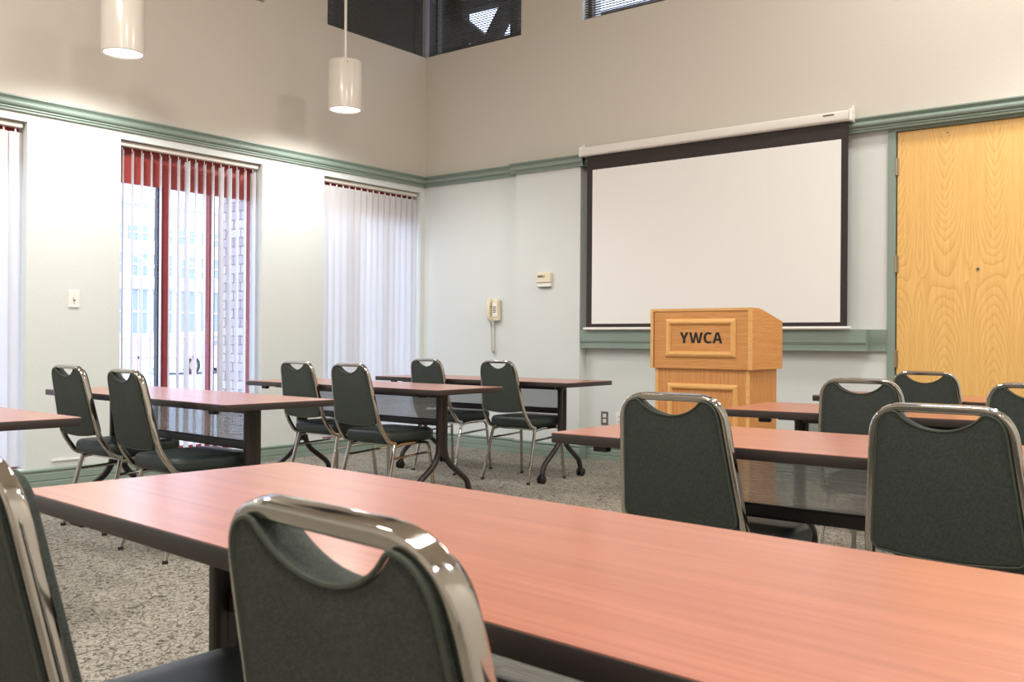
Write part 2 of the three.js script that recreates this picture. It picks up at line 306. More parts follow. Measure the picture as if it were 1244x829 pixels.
// clerestory windows with dark mini blinds
function clerestory(n, along, a, b, label) {                   // along 'z' on the left wall, 'x' on the front wall
  const w = thing('window_' + n, label, 'window', [0, 0, 0], 0, null, 'structure');
  const P = (u0, y0, d0, u1, y1, d1) => along === 'z' ? bb(-d1, y0, u0, -d0, y1, u1) : bb(u0, y0, -d1, u1, y1, -d0);
  add(w, 'frame', merge([P(a, CB, 0.10, b, CB + 0.04, 0.16), P(a, CT - 0.04, 0.10, b, CT, 0.16), P(a, CB + 0.04, 0.10, a + 0.035, CT - 0.04, 0.16), P(b - 0.035, CB + 0.04, 0.10, b, CT - 0.04, 0.16)]), MAT.darkSlat);
  add(w, 'pane', P(a + 0.035, CB + 0.04, 0.127, b - 0.035, CT - 0.04, 0.133), MAT.pane);
}
function miniBlind(along, a, b, label) {
  const g = thing('mini_blind', label, 'blind', [0, 0, 0], 0, 'dark mini blinds in the high windows');
  const list = [], step = 0.0215, lo = CB + 0.012, tilt = along === 'z' ? -R(56) : R(48);
  for (let y = lo + 0.02; y < CT - 0.06; y += step) {
    const s = new THREE.BoxGeometry(along === 'z' ? 0.025 : b - a - 0.012, 0.0008, along === 'z' ? b - a - 0.012 : 0.025);
    if (along === 'z') { s.rotateZ(tilt); s.translate(-0.03, y, (a + b) / 2); } else { s.rotateX(tilt); s.translate((a + b) / 2, y, -0.03); }
    list.push(boxUV(s));
  }
  const sl = add(g, 'slats', merge(list), MAT.darkSlat); sl.userData.kind = 'stuff'; sl.userData.label = 'closely set dark slats';
  const P = (u0, y0, d0, u1, y1, d1) => along === 'z' ? bb(-d1, y0, u0, -d0, y1, u1) : bb(u0, y0, -d1, u1, y1, -d0);
  add(g, 'bottom_rail', P(a + 0.006, CB + 0.001, 0.018, b - 0.006, CB + 0.014, 0.042), MAT.darkSlat);
  add(g, 'head_rail', P(a + 0.006, CT - 0.045, 0.012, b - 0.006, CT - 0.003, 0.048), MAT.darkSlat);
  for (const t of [0.1, 0.9]) add(g, 'ladder_cord', P(a + (b - a) * t, CB + 0.014, 0.014, a + (b - a) * t + 0.004, CT - 0.045, 0.016), MAT.black);
}
clerestory(5, 'z', 0.03, clerZ[0][1], 'high corner window over the tall corner window'); miniBlind('z', 0.016, clerZ[0][1] - 0.004, 'dark mini blind in the high window above the corner blinds');
clerestory(6, 'z', ...clerZ[1], 'high window over the window with opened blinds'); miniBlind('z', clerZ[1][0] + 0.004, clerZ[1][1] - 0.004, 'dark mini blind high above the opened vertical blinds');
clerestory(7, 'x', 0.03, clerX[0][1], 'high corner window over the wall phone'); miniBlind('x', 0.016, clerX[0][1] - 0.004, 'dark mini blind with bright gaps above the wall phone');
clerestory(8, 'x', ...clerX[1], 'high window over the projection screen'); miniBlind('x', clerX[1][0] + 0.004, clerX[1][1] - 0.004, 'dark mini blind above the left end of the projection screen');
clerestory(9, 'z', ...clerZ[2], 'high window over the closed blinds by the switch'); clerestory(10, 'z', ...clerZ[3], 'fourth high window from the corner over the windows');
clerestory(11, 'x', ...clerX[2], 'high window over the right end of the screen'); clerestory(12, 'x', ...clerX[3], 'high window above the right side of the door');
for (const k of [2, 3]) { miniBlind('z', clerZ[k][0] + 0.004, clerZ[k][1] - 0.004, 'dark mini blind high over the ' + (k === 2 ? 'closed blinds by the light switch' : 'window behind the camera side')); miniBlind('x', clerX[k][0] + 0.004, clerX[k][1] - 0.004, 'dark mini blind high over the ' + (k === 2 ? 'right end of the screen' : 'honey coloured door')); }
struct('trim_4', merge([bb(-0.03, CB, -0.03, 0.016, CT, 0.016)]), MAT.postGrey, 'grey corner post between the high corner windows', 'post');

// ------------------------------------------------------------------ door
{
  const F = 0.052, T = 2.53, z = ZR;
  const d = thing('door_1', 'honey coloured wood veneer door in a green frame', 'door', [0, 0, 0], 0, null, 'structure');
  add(d, 'frame', merge([bb(DX0, 0, z - 0.14, DX0 + F, T, z + 0.016), bb(DX1 - F, 0, z - 0.14, DX1, T, z + 0.016), bb(DX0 + F, T - 0.036, z - 0.14, DX1 - F, T, z + 0.016), bb(DX0 + F, 0.01, z - 0.14, DX1 - F, T - 0.036, z - 0.09)]), MAT.green);
  add(d, 'leaf', bb(DX0 + F + 0.008, 0.012, z - 0.05, DX1 - F - 0.004, T - 0.04, z - 0.004), MAT.door);
  for (const y of [2.19, 1.51, 0.845]) {
    const h = add(d, 'hinge', merge([bb(DX0 + F - 0.006, y, z - 0.004, DX0 + F + 0.02, y + 0.118, z + 0.004)]), MAT.metal);
    add(h, 'barrel', place(new THREE.CylinderGeometry(0.008, 0.008, 0.122, 10), DX0 + F + 0.002, y + 0.059, z + 0.012), MAT.metal);
  }
  const v = add(d, 'viewer', new THREE.CylinderGeometry(0.012, 0.012, 0.006, 16).rotateX(Math.PI / 2).translate(5.017, 1.512, z - 0.002), MAT.metal);
  add(v, 'lens', new THREE.SphereGeometry(0.006, 10, 8).translate(5.017, 1.512, z + 0.001), MAT.black);
  add(d, 'plug', new THREE.CylinderGeometry(0.006, 0.006, 0.004, 10).rotateX(Math.PI / 2).translate(4.821, 2.449, z - 0.003), MAT.greyPlate);
}

// ------------------------------------------------------------------ projection screen
{
  const z = 0.085, x0 = 1.972, x1 = 4.192, yt = 2.585, yb = 1.127;
  const s = thing('projection_screen', 'pulled down white projection screen with black border', 'screen', [0, 0, 0]);
  const hp = roundProf(0.086, 0.078, 0.02, 4), hs = new THREE.Shape(); hp.forEach(([a, b], i) => i ? hs.lineTo(a, b) : hs.moveTo(a, b)); hs.closePath();
  const hg = toCreasedNormals(new THREE.ExtrudeGeometry(hs, { depth: 2.28, bevelEnabled: false }), 0.6).rotateY(-Math.PI / 2).translate(4.205, 2.626, 0.078);
  add(s, 'housing', boxUV(hg), MAT.white);
  for (const x of [1.917, 4.215]) { const c = add(s, 'end_cap', place(rb(0.02, 0.088, 0.094, 0.012), x, 2.626, 0.078), MAT.plate); add(c, 'bracket', place(rb(0.012, 0.03, 0.03, 0.004), x, 2.683, 0.06), MAT.plate); }
  add(s, 'border', bb(x0, yb, z, x1, 2.6, z + 0.0012), MAT.screenBlack, null, 'black cloth border');
  add(s, 'viewing_surface', bb(2.028, 1.16, z + 0.0012, 4.142, 2.466, z + 0.002), MAT.screen, null, 'matte white viewing surface');
  const br = add(s, 'bottom_bar', new THREE.CylinderGeometry(0.012, 0.012, x1 - x0 + 0.05, 12).rotateZ(Math.PI / 2).translate((x0 + x1) / 2, yb - 0.008, z + 0.001), MAT.plate);
  add(br, 'pull_tab', bb(3.06, yb - 0.035, z - 0.001, 3.1, yb - 0.016, z + 0.002), MAT.plate);
  add(s, 'badge', bb(4.02, 2.634, 0.12, 4.1, 2.646, 0.1222), MAT.greyPlate, null, 'small dark maker plate');
}

// ------------------------------------------------------------------ wall phone, thermostat, switch, outlets
{
  const p = thing('wall_phone', 'cream wall phone with handset and hanging cord', 'phone', [0.915, 1.295, 0]);
  add(p, 'wall_plate', place(rb(0.075, 0.13, 0.012, 0.004), 0.02, 0, 0.006), MAT.ivory);
  add(p, 'base', place(rb(0.105, 0.2, 0.05, 0.012, 3), 0.015, 0.0, 0.036), MAT.ivory);
  const face = add(p, 'keypad_plate', place(rb(0.052, 0.13, 0.01, 0.004), 0.036, 0.0, 0.064), MAT.plate);
  const keys = []; for (let r = 0; r < 4; r++) for (let c = 0; c < 3; c++) keys.push(place(rb(0.009, 0.009, 0.005, 0.002, 1), 0.024 + c * 0.012, 0.028 - r * 0.016, 0.07));
  add(face, 'keys', merge(keys), MAT.greyPlate).userData.kind = 'stuff';
  const hp = [V(-0.022, -0.1, 0.055), V(-0.022, -0.085, 0.074), V(-0.022, -0.04, 0.088), V(-0.022, 0.04, 0.088), V(-0.022, 0.085, 0.074), V(-0.022, 0.1, 0.055)];
  const hs = add(p, 'handset', sweep(new THREE.CatmullRomCurve3(hp).getPoints(20), roundProf(0.04, 0.024, 0.009, 3), V(1, 0, 0)), MAT.ivory);
  add(hs, 'earpiece', new THREE.CylinderGeometry(0.022, 0.024, 0.02, 16).rotateX(Math.PI / 2).translate(-0.022, 0.078, 0.064), MAT.ivory);
  add(hs, 'mouthpiece', new THREE.CylinderGeometry(0.022, 0.024, 0.02, 16).rotateX(Math.PI / 2).translate(-0.022, -0.078, 0.064), MAT.ivory);
  add(p, 'cradle_hook', place(rb(0.02, 0.012, 0.02, 0.003), -0.02, 0.03, 0.07), MAT.greyPlate);
  const cord = []; const loop = new THREE.CatmullRomCurve3([V(-0.022, -0.1, 0.05), V(-0.024, -0.16, 0.04), V(-0.022, -0.28, 0.035), V(-0.016, -0.385, 0.032), V(-0.006, -0.4, 0.03), V(0.004, -0.375, 0.03), V(0.006, -0.24, 0.03), V(0.01, -0.1, 0.032)]);
  for (let i = 0; i <= 420; i++) { const t = i / 420, c = loop.getPoint(t), a = t * 2 * Math.PI * 52; cord.push(V(c.x + 0.006 * Math.cos(a), c.y, c.z + 0.006 * Math.sin(a))); }
  add(p, 'coiled_cord', sweep(cord, circProf(0.0024, 5), V(1, 0, 0)), MAT.cordGrey);
}
{
  const t = thing('thermostat', 'cream wall thermostat on the pilaster', 'thermostat', [1.522, 1.553, ZP]);
  add(t, 'cover', place(rb(0.15, 0.088, 0.036, 0.006), 0, 0.016, 0.018), MAT.ivory);
  add(t, 'lower_cover', place(rb(0.142, 0.034, 0.03, 0.004), 0.002, -0.046, 0.015), MAT.plate);
  add(t, 'vent_strip', bb(-0.062, -0.07, 0.002, 0.062, -0.062, 0.024), MAT.greyPlate);
  const w = add(t, 'display', bb(-0.058, 0.02, 0.036, -0.008, 0.036, 0.0368), MAT.greyPlate); add(w, 'bezel', bb(-0.062, 0.017, 0.0355, 0.02, 0.039, 0.0362), MAT.metal);
  add(t, 'seam', bb(-0.074, -0.027, 0.0355, 0.074, -0.0245, 0.0364), MAT.greyPlate);
}
{
  const s = thing('light_switch', 'white toggle light switch between the two left windows', 'switch', [0, 1.282, 3.541], Math.PI / 2);
  add(s, 'plate', place(rb(0.076, 0.118, 0.008, 0.003), 0, 0, 0.004), MAT.plate);
  const tg = add(s, 'toggle', place(rb(0.011, 0.022, 0.016, 0.003), 0, 0.004, 0.012), MAT.white); add(tg, 'slot', bb(-0.008, -0.014, 0.008, 0.008, 0.014, 0.0086), MAT.greyPlate);
  for (const y of [0.03, -0.03]) add(s, 'screw', new THREE.CylinderGeometry(0.003, 0.003, 0.002, 8).rotateX(Math.PI / 2).translate(0, y, 0.009), MAT.metal);
}
function outlet(x, mat, label) {
  const o = thing('outlet', label, 'outlet', [x, 0.355, ZR]);
  add(o, 'plate', place(rb(0.07, 0.115, 0.006, 0.003), 0, 0, 0.003), mat);
  for (const y of [0.022, -0.022]) { const r = add(o, 'socket', place(rb(0.034, 0.03, 0.006, 0.006), 0, y, 0.005), mat === MAT.plate ? MAT.white : MAT.plate); for (const sx of [-0.007, 0.007]) add(r, 'slot', bb(sx - 0.0015, y - 0.007, 0.0078, sx + 0.0015, y + 0.006, 0.0084), MAT.black); }
}
outlet(2.086, MAT.greyPlate, 'grey metal wall outlet left of the lectern'); outlet(2.232, MAT.plate, 'white wall outlet close to the lectern');
{ const r = add(scene, 'cable_raceway', bb(0, 0.164, 3.45, 0.012, 0.174, 3.69), MAT.white); tag(r, 'thin white cable cover low on the wall below the switch', 'cable cover'); }

// ------------------------------------------------------------------ pendant lamps and added ceiling fill panels
const pendants = [[0.635, 3.55, 'white cylinder pendant lamp between the light switch and the opened blinds'], [0.645, 1.63, 'white cylinder pendant lamp hanging on a thin rod by the corner window'], [0.635, 5.42, 'white cylinder pendant lamp by the fourth window from the corner'], [0.635, 7.33, 'white cylinder pendant lamp behind the camera by the windows'],
  [6.25, 0.85, 'white cylinder pendant lamp hung higher beside the door', 3.25], [7.3, 3.51, 'white cylinder pendant lamp along the unseen right wall'], [7.3, 5.42, 'white cylinder pendant lamp right of the camera'], [7.3, 7.33, 'white cylinder pendant lamp behind and right of the camera']];
for (const [x, z, label, y0 = 2.872] of pendants) {
  const r = 0.138, h = 0.395;
  const p = thing('pendant_lamp', label, 'lamp', [x, y0, z], 0, 'cylinder pendant lamps');
  const prof = [[r - 0.02, 0.04], [r - 0.016, 0.002], [r - 0.004, 0], [r, 0.004], [r, h - 0.012], [r - 0.004, h - 0.004], [r - 0.012, h], [0.0001, h + 0.004]].map(([a, b]) => new THREE.Vector2(a, b));
  add(p, 'shade', toCreasedNormals(new THREE.LatheGeometry(prof, 48), 0.5), MAT.lampShell);
  add(p, 'lens', new THREE.CylinderGeometry(r - 0.018, r - 0.018, 0.006, 40).translate(0, 0.012, 0), MAT.lampGlow, null, 'glowing white lens');
  add(p, 'rod', new THREE.CylinderGeometry(0.0115, 0.0115, H - y0 - h, 12).translate(0, h + (H - y0 - h) / 2, 0), MAT.lampShell);
  add(p, 'collar', new THREE.CylinderGeometry(0.017, 0.017, 0.035, 12).translate(0, h + 0.02, 0), MAT.lampShell);
  add(p, 'canopy', new THREE.CylinderGeometry(0.06, 0.07, 0.03, 24).translate(0, H - y0 - 0.016, 0), MAT.lampShell);
  for (const a of [35, 215]) add(p, 'set_screw', new THREE.SphereGeometry(0.005, 8, 6).translate(Math.cos(R(a)) * r, h - 0.035, Math.sin(R(a)) * r), MAT.greyPlate);
  const s = new THREE.SpotLight(LAMP.color, LAMP.candela, 0, R(85), 0.4, 2); s.name = 'lamp_light'; s.position.set(0, -0.005, 0); s.target.position.set(0, -1, 0); s.castShadow = true; s.shadow.radius = 5; p.add(s, s.target); s.target.name = 'lamp_aim';
}
for (const [x, z, label] of [[5.7, 1.5, 'added fill light panel above the door end'], [5.2, 4.6, 'added fill light panel above the middle tables'], [5.2, 7.4, 'added fill light panel behind the camera'], [2.4, 5.6, 'added fill light panel above the left tables']]) {
  const t = thing('added_fill_panel', label, 'ceiling light', [x, H - 0.06, z], 0, 'added fill light panels');  // unseen panels, added as fill to brighten the walls and tables
  add(t, 'frame', merge([bb(-0.64, 0, -0.34, 0.64, 0.058, -0.3), bb(-0.64, 0, 0.3, 0.64, 0.058, 0.34), bb(-0.64, 0, -0.3, -0.6, 0.058, 0.3), bb(0.6, 0, -0.3, 0.64, 0.058, 0.3)]), MAT.white);
  add(t, 'diffuser', bb(-0.6, 0.02, -0.3, 0.6, 0.03, 0.3), MAT.fillGlow);
  const l = new THREE.RectAreaLight(FILL.color, FILL.level, 1.18, 0.58); l.name = 'fill_light'; l.position.set(0, 0.01, 0); l.rotation.x = -Math.PI / 2; t.add(l);
}

// ------------------------------------------------------------------ lectern
{
  const font = await new FontLoader().loadAsync('fonts/droid/droid_sans_bold.typeface.json');
  const x0 = 3.472, x1 = 4.152, zf = 1.6, zb = 1.148, yt = 1.216, yl = 0.848, yb = 1.143, cx = (x0 + x1) / 2;
  const l = thing('lectern', 'oak lectern with YWCA plaque in front of the screen', 'lectern', [0, 0, 0]);
  // upper cabinet: side cheeks with the sloping top edge
  const cheek = new THREE.Shape([[-zf, yl], [-zf, yt], [-zf + 0.11, yt], [-zb, yb], [-zb, yl]].map(([a, b]) => new THREE.Vector2(a, b)));
  for (const x of [x0, x1 - 0.02]) add(l, 'cheek', boxUV(new THREE.ExtrudeGeometry(cheek, { depth: 0.02, bevelEnabled: false }).rotateY(Math.PI / 2).translate(x, 0, 0), 0), MAT.oakH);
  add(l, 'front_panel', bb(x0 + 0.02, yl, zf - 0.025, x1 - 0.02, yt - 0.012, zf - 0.006), MAT.oakH);
  add(l, 'corner_strip', bb(x1 - 0.024, yl - 0.001, zf - 0.006, x1 + 0.001, yt + 0.002, zf + 0.002), MAT.oakL); add(l, 'corner_strip', bb(x0 - 0.001, yl - 0.001, zf - 0.006, x0 + 0.02, yt + 0.001, zf + 0.002), MAT.oakL);
  add(l, 'top_strip', bb(x0 + 0.02, yt - 0.014, zf - 0.11, x1 - 0.02, yt + 0.001, zf + 0.001), MAT.oakL);
  const slope = new THREE.BoxGeometry(x1 - x0 - 0.044, 0.018, 0.352); slope.rotateX(-Math.atan2(yt - yb, zf - 0.11 - zb)).translate(cx, (yt + yb) / 2 - 0.012, (zf - 0.11 + zb) / 2); add(l, 'reading_surface', boxUV(slope), MAT.oakH);
  add(l, 'back_rail', bb(x0 + 0.02, yl, zb, x1 - 0.02, yb - 0.03, zb + 0.02), MAT.oakH); add(l, 'cabinet_floor', bb(x0 + 0.02, yl, zb + 0.02, x1 - 0.02, yl + 0.018, zf - 0.025), MAT.oakH);
  // base
  const bx0 = x0 + 0.022, bx1 = x1 - 0.024, bf = zf - 0.022, bk = zb + 0.03;
  add(l, 'base_front', bb(bx0 + 0.018, 0.02, bf - 0.022, bx1 - 0.018, yl, bf - 0.004), MAT.oakV);
  for (const x of [bx0, bx1 - 0.018]) add(l, 'base_side', bb(x, 0.02, bk, x + 0.018, yl, bf - 0.006), MAT.oakV);
  for (const x of [bx0, bx1 - 0.022]) add(l, 'base_strip', bb(x, 0.02, bf - 0.006, x + 0.022, yl, bf), MAT.oakL);
  add(l, 'plinth', bb(bx0 - 0.005, 0, bk, bx1 + 0.005, 0.06, bf + 0.006), MAT.oakH);
  // picture-frame mouldings: one on the cabinet, one on the base
  const fp = [[0, 0], [0.036, 0], [0.036, 0.006], [0.03, 0.014], [0.018, 0.02], [0.008, 0.018], [0, 0.008]];
  function mouldedFrame(ax, ay, bx, by, z) {
    const f = add(l, 'moulded_frame', new THREE.BufferGeometry(), MAT.oakL); l.remove(f);
    const grp = new THREE.Group(); grp.name = 'moulded_frame'; l.add(grp);
    const side = (p, q, inw) => { // mitred strip from p to q, inw points into the panel
      const d = q.clone().sub(p), L = d.length(), u = d.normalize(); const pos = [], idx = [];
      const m = fp.length; for (const e of [0, 1]) for (const [a, b] of fp) { const w = 0.036 - a, pt = (e ? q : p).clone().addScaledVector(u, e ? -w : w).addScaledVector(inw, w); pos.push(pt.x, pt.y, z + b); }
      for (let j = 0; j < m; j++) { const k = (j + 1) % m; idx.push(j, k, m + j, k, m + k, m + j); }
      const g = new THREE.BufferGeometry(); g.setAttribute('position', new THREE.Float32BufferAttribute(pos, 3)); g.setIndex(idx); let h = g.toNonIndexed(); h.computeVertexNormals(); 
      add(grp, 'moulding', boxUV(h, Math.abs(u.y) > 0.5 ? 1 : 0), MAT.oakL);
    };
    const A = V(ax, ay, 0), B = V(bx, ay, 0), C = V(bx, by, 0), Dd = V(ax, by, 0);
    side(A, B, V(0, 1, 0)); side(B, C, V(-1, 0, 0)); side(C, Dd, V(0, -1, 0)); side(Dd, A, V(1, 0, 0));
  }
  mouldedFrame(3.58, 0.918, 4.05, 1.153, zf - 0.006);
  mouldedFrame(3.582, 0.2, 4.058, 0.756, bf - 0.004);
  add(l, 'plaque', bb(3.612, 0.95, zf - 0.006, 4.018, 1.121, zf - 0.002), MAT.oakH);
  let tx = 0; const glyphs = []; for (const ch of 'YWCA') { const g = new TextGeometry(ch, { font, size: 0.066, depth: 0.003, curveSegments: 6, bevelEnabled: false }); g.computeBoundingBox(); const b = g.boundingBox; g.translate(tx - b.min.x, 0, 0); tx += b.max.x - b.min.x + 0.006; glyphs.push(g); }
  const k = 0.284 / (tx - 0.006); for (const g of glyphs) add(l, 'letter', boxUV(g.scale(k, 1, 1).translate(3.678, 1.005, zf - 0.002)), MAT.black);
}

// ------------------------------------------------------------------ training tables
const TH = 0.722, TL = 1.85, TW = 0.61, TT = 0.032;
function roundedPlate(L, Wd, r, t, bev) {
  const s = new THREE.Shape(), a = L / 2 - bev, b = Wd / 2 - bev; r = Math.max(r - bev, 0.001);
  s.moveTo(-a + r, -b); s.lineTo(a - r, -b); s.absarc(a - r, -b + r, r, -Math.PI / 2, 0); s.lineTo(a, b - r); s.absarc(a - r, b - r, r, 0, Math.PI / 2); s.lineTo(-a + r, b); s.absarc(-a + r, b - r, r, Math.PI / 2, Math.PI); s.lineTo(-a, -b + r); s.absarc(-a + r, -b + r, r, Math.PI, 1.5 * Math.PI);
  const g = new THREE.ExtrudeGeometry(s, { depth: t - 2 * bev, bevelEnabled: bev > 0, bevelThickness: bev, bevelSize: bev, bevelSegments: 2, curveSegments: 8 });
  return g.rotateX(-Math.PI / 2).translate(0, bev, 0);
}
const tableGeo = {
  top: boxUV(toCreasedNormals(roundedPlate(TL - 0.004, TW - 0.004, 0.022, 0.006, 0), 0.5)),
  edge: boxUV(toCreasedNormals(roundedPlate(TL, TW, 0.024, TT - 0.001, 0.003), 0.5)),
};
const LEGX = TL / 2 - 0.25;
const legTube = (sgn) => sweep(fillet([V(0, TH - TT, sgn * 0.026), V(0, 0.27, sgn * 0.026), V(0, 0.125, sgn * 0.235), V(0, 0.062, sgn * 0.255)], [0.09, 0.06], 8), roundProf(0.034, 0.034, 0.013, 3), V(1, 0, 0));
const legTubes = [legTube(1), legTube(-1)];
const wheelGeo = toCreasedNormals(new THREE.LatheGeometry([[0.004, -0.009], [0.022, -0.009], [0.029, -0.006], [0.031, 0], [0.029, 0.006], [0.022, 0.009], [0.004, 0.009]].map(([a, b]) => new THREE.Vector2(a, b)), 20), 0.6).rotateZ(Math.PI / 2);
// ribbed modesty panel: horizontal corrugations
const ribGeo = (() => {
  const prof = [], y0 = 0.522, y1 = 0.662, n = 15, st = (y1 - y0) / n; for (let i = 0; i < n; i++) for (const [f, d] of [[0, 0], [0.25, 0.0035], [0.5, 0.0035], [0.75, 0]]) prof.push([d, y0 + (i + f) * st]); prof.push([0, y1]);
  const s = new THREE.Shape(); prof.forEach(([a, b], i) => i ? s.lineTo(a, b) : s.moveTo(a, b)); for (let i = prof.length - 1; i >= 0; i--) s.lineTo(prof[i][0] - 0.0018, prof[i][1]); s.closePath();
  const len = 2 * LEGX - 0.05; return boxUV(new THREE.ExtrudeGeometry(s, { depth: len, bevelEnabled: false }).rotateY(-Math.PI / 2).translate(len / 2, 0, 0));
})();
function makeTable() {
  const t = new THREE.Group();
  add(t, 'table_top', tableGeo.top, MAT.cherry, [0, TH - 0.006, 0], 'cherry laminate top');
  add(t, 'edge_band', tableGeo.edge, MAT.edge, [0, TH - TT, 0], 'dark edge band');
  add(t, 'beam', rb(2 * LEGX + 0.04, 0.034, 0.06, 0.006), MAT.steel, [0, TH - TT - 0.018, 0]);
  add(t, 'lower_rail', rb(2 * LEGX - 0.02, 0.042, 0.03, 0.008), MAT.steel, [0, 0.501, 0]);
  const mp = add(t, 'modesty_panel', ribGeo, MAT.ribbed, null, 'ribbed clear plastic modesty panel');
  for (const s of [-1, 1]) add(mp, 'panel_stile', bb(s * (LEGX - 0.03) - 0.006, 0.522, -0.008, s * (LEGX - 0.03) + 0.006, 0.662, 0.008), MAT.steel);
  for (const s of [-1, 1]) {
    const leg = new THREE.Group(); leg.name = 'leg'; leg.position.x = s * LEGX; t.add(leg);
    for (const g of legTubes) add(leg, 'tube', g, MAT.steel);
    add(leg, 'web', bb(-0.008, 0.3, -0.018, 0.008, TH - TT, 0.018), MAT.steel);
    add(leg, 'mount_plate', bb(-0.04, TH - TT - 0.012, -0.2, 0.04, TH - TT, 0.2), MAT.steel);
    for (const f of [-1, 1]) { add(leg, 'caster_fork', place(rb(0.014, 0.04, 0.026, 0.005), 0, 0.058, f * 0.258), MAT.rubber); for (const w of [-1, 1]) add(leg, 'caster_wheel', wheelGeo, MAT.rubber, [w * 0.016, 0.031, f * 0.262]); }
  }
  for (const s of [-1, 1]) add(t, 'latch', place(rb(0.05, 0.02, 0.03, 0.005), s * (TL / 2 - 0.17), TH - TT - 0.01, TW / 2 - 0.05), MAT.rubber);
  return t;
}
const tableProto = makeTable();
const tables = [
  [5.62, 5.84, -4.5, 'rearmost right cherry table, third row behind the door table'],
  [2.06, 4.04, -3.5, 'cherry training table beneath the window with opened blinds'],
  [1.85, 2.50, -0.9, 'cherry training table one row behind the one by the phone wall'],
  [1.82, 1.20, 2.0, 'cherry training table set below the wall phone'],
  [5.68, 4.17, -0.7, 'cherry training table second behind the lectern side, before the rearmost right table'],
  [5.57, 2.68, 6, 'cherry training table beside the right side of the lectern'],
  [5.49, 1.45, -2.8, 'cherry training table set before the honey coloured door'],
  [2.22, 5.39, -3.3, 'rearmost cherry table beside the closed blinds by the light switch'],
];
for (const [x, z, a, label] of tables) { const t = tableProto.clone(); t.name = numbered('training_table'); t.position.set(x, 0, z); t.rotation.y = R(a); tag(t, label, 'table', 'training tables in rows'); scene.add(t); }

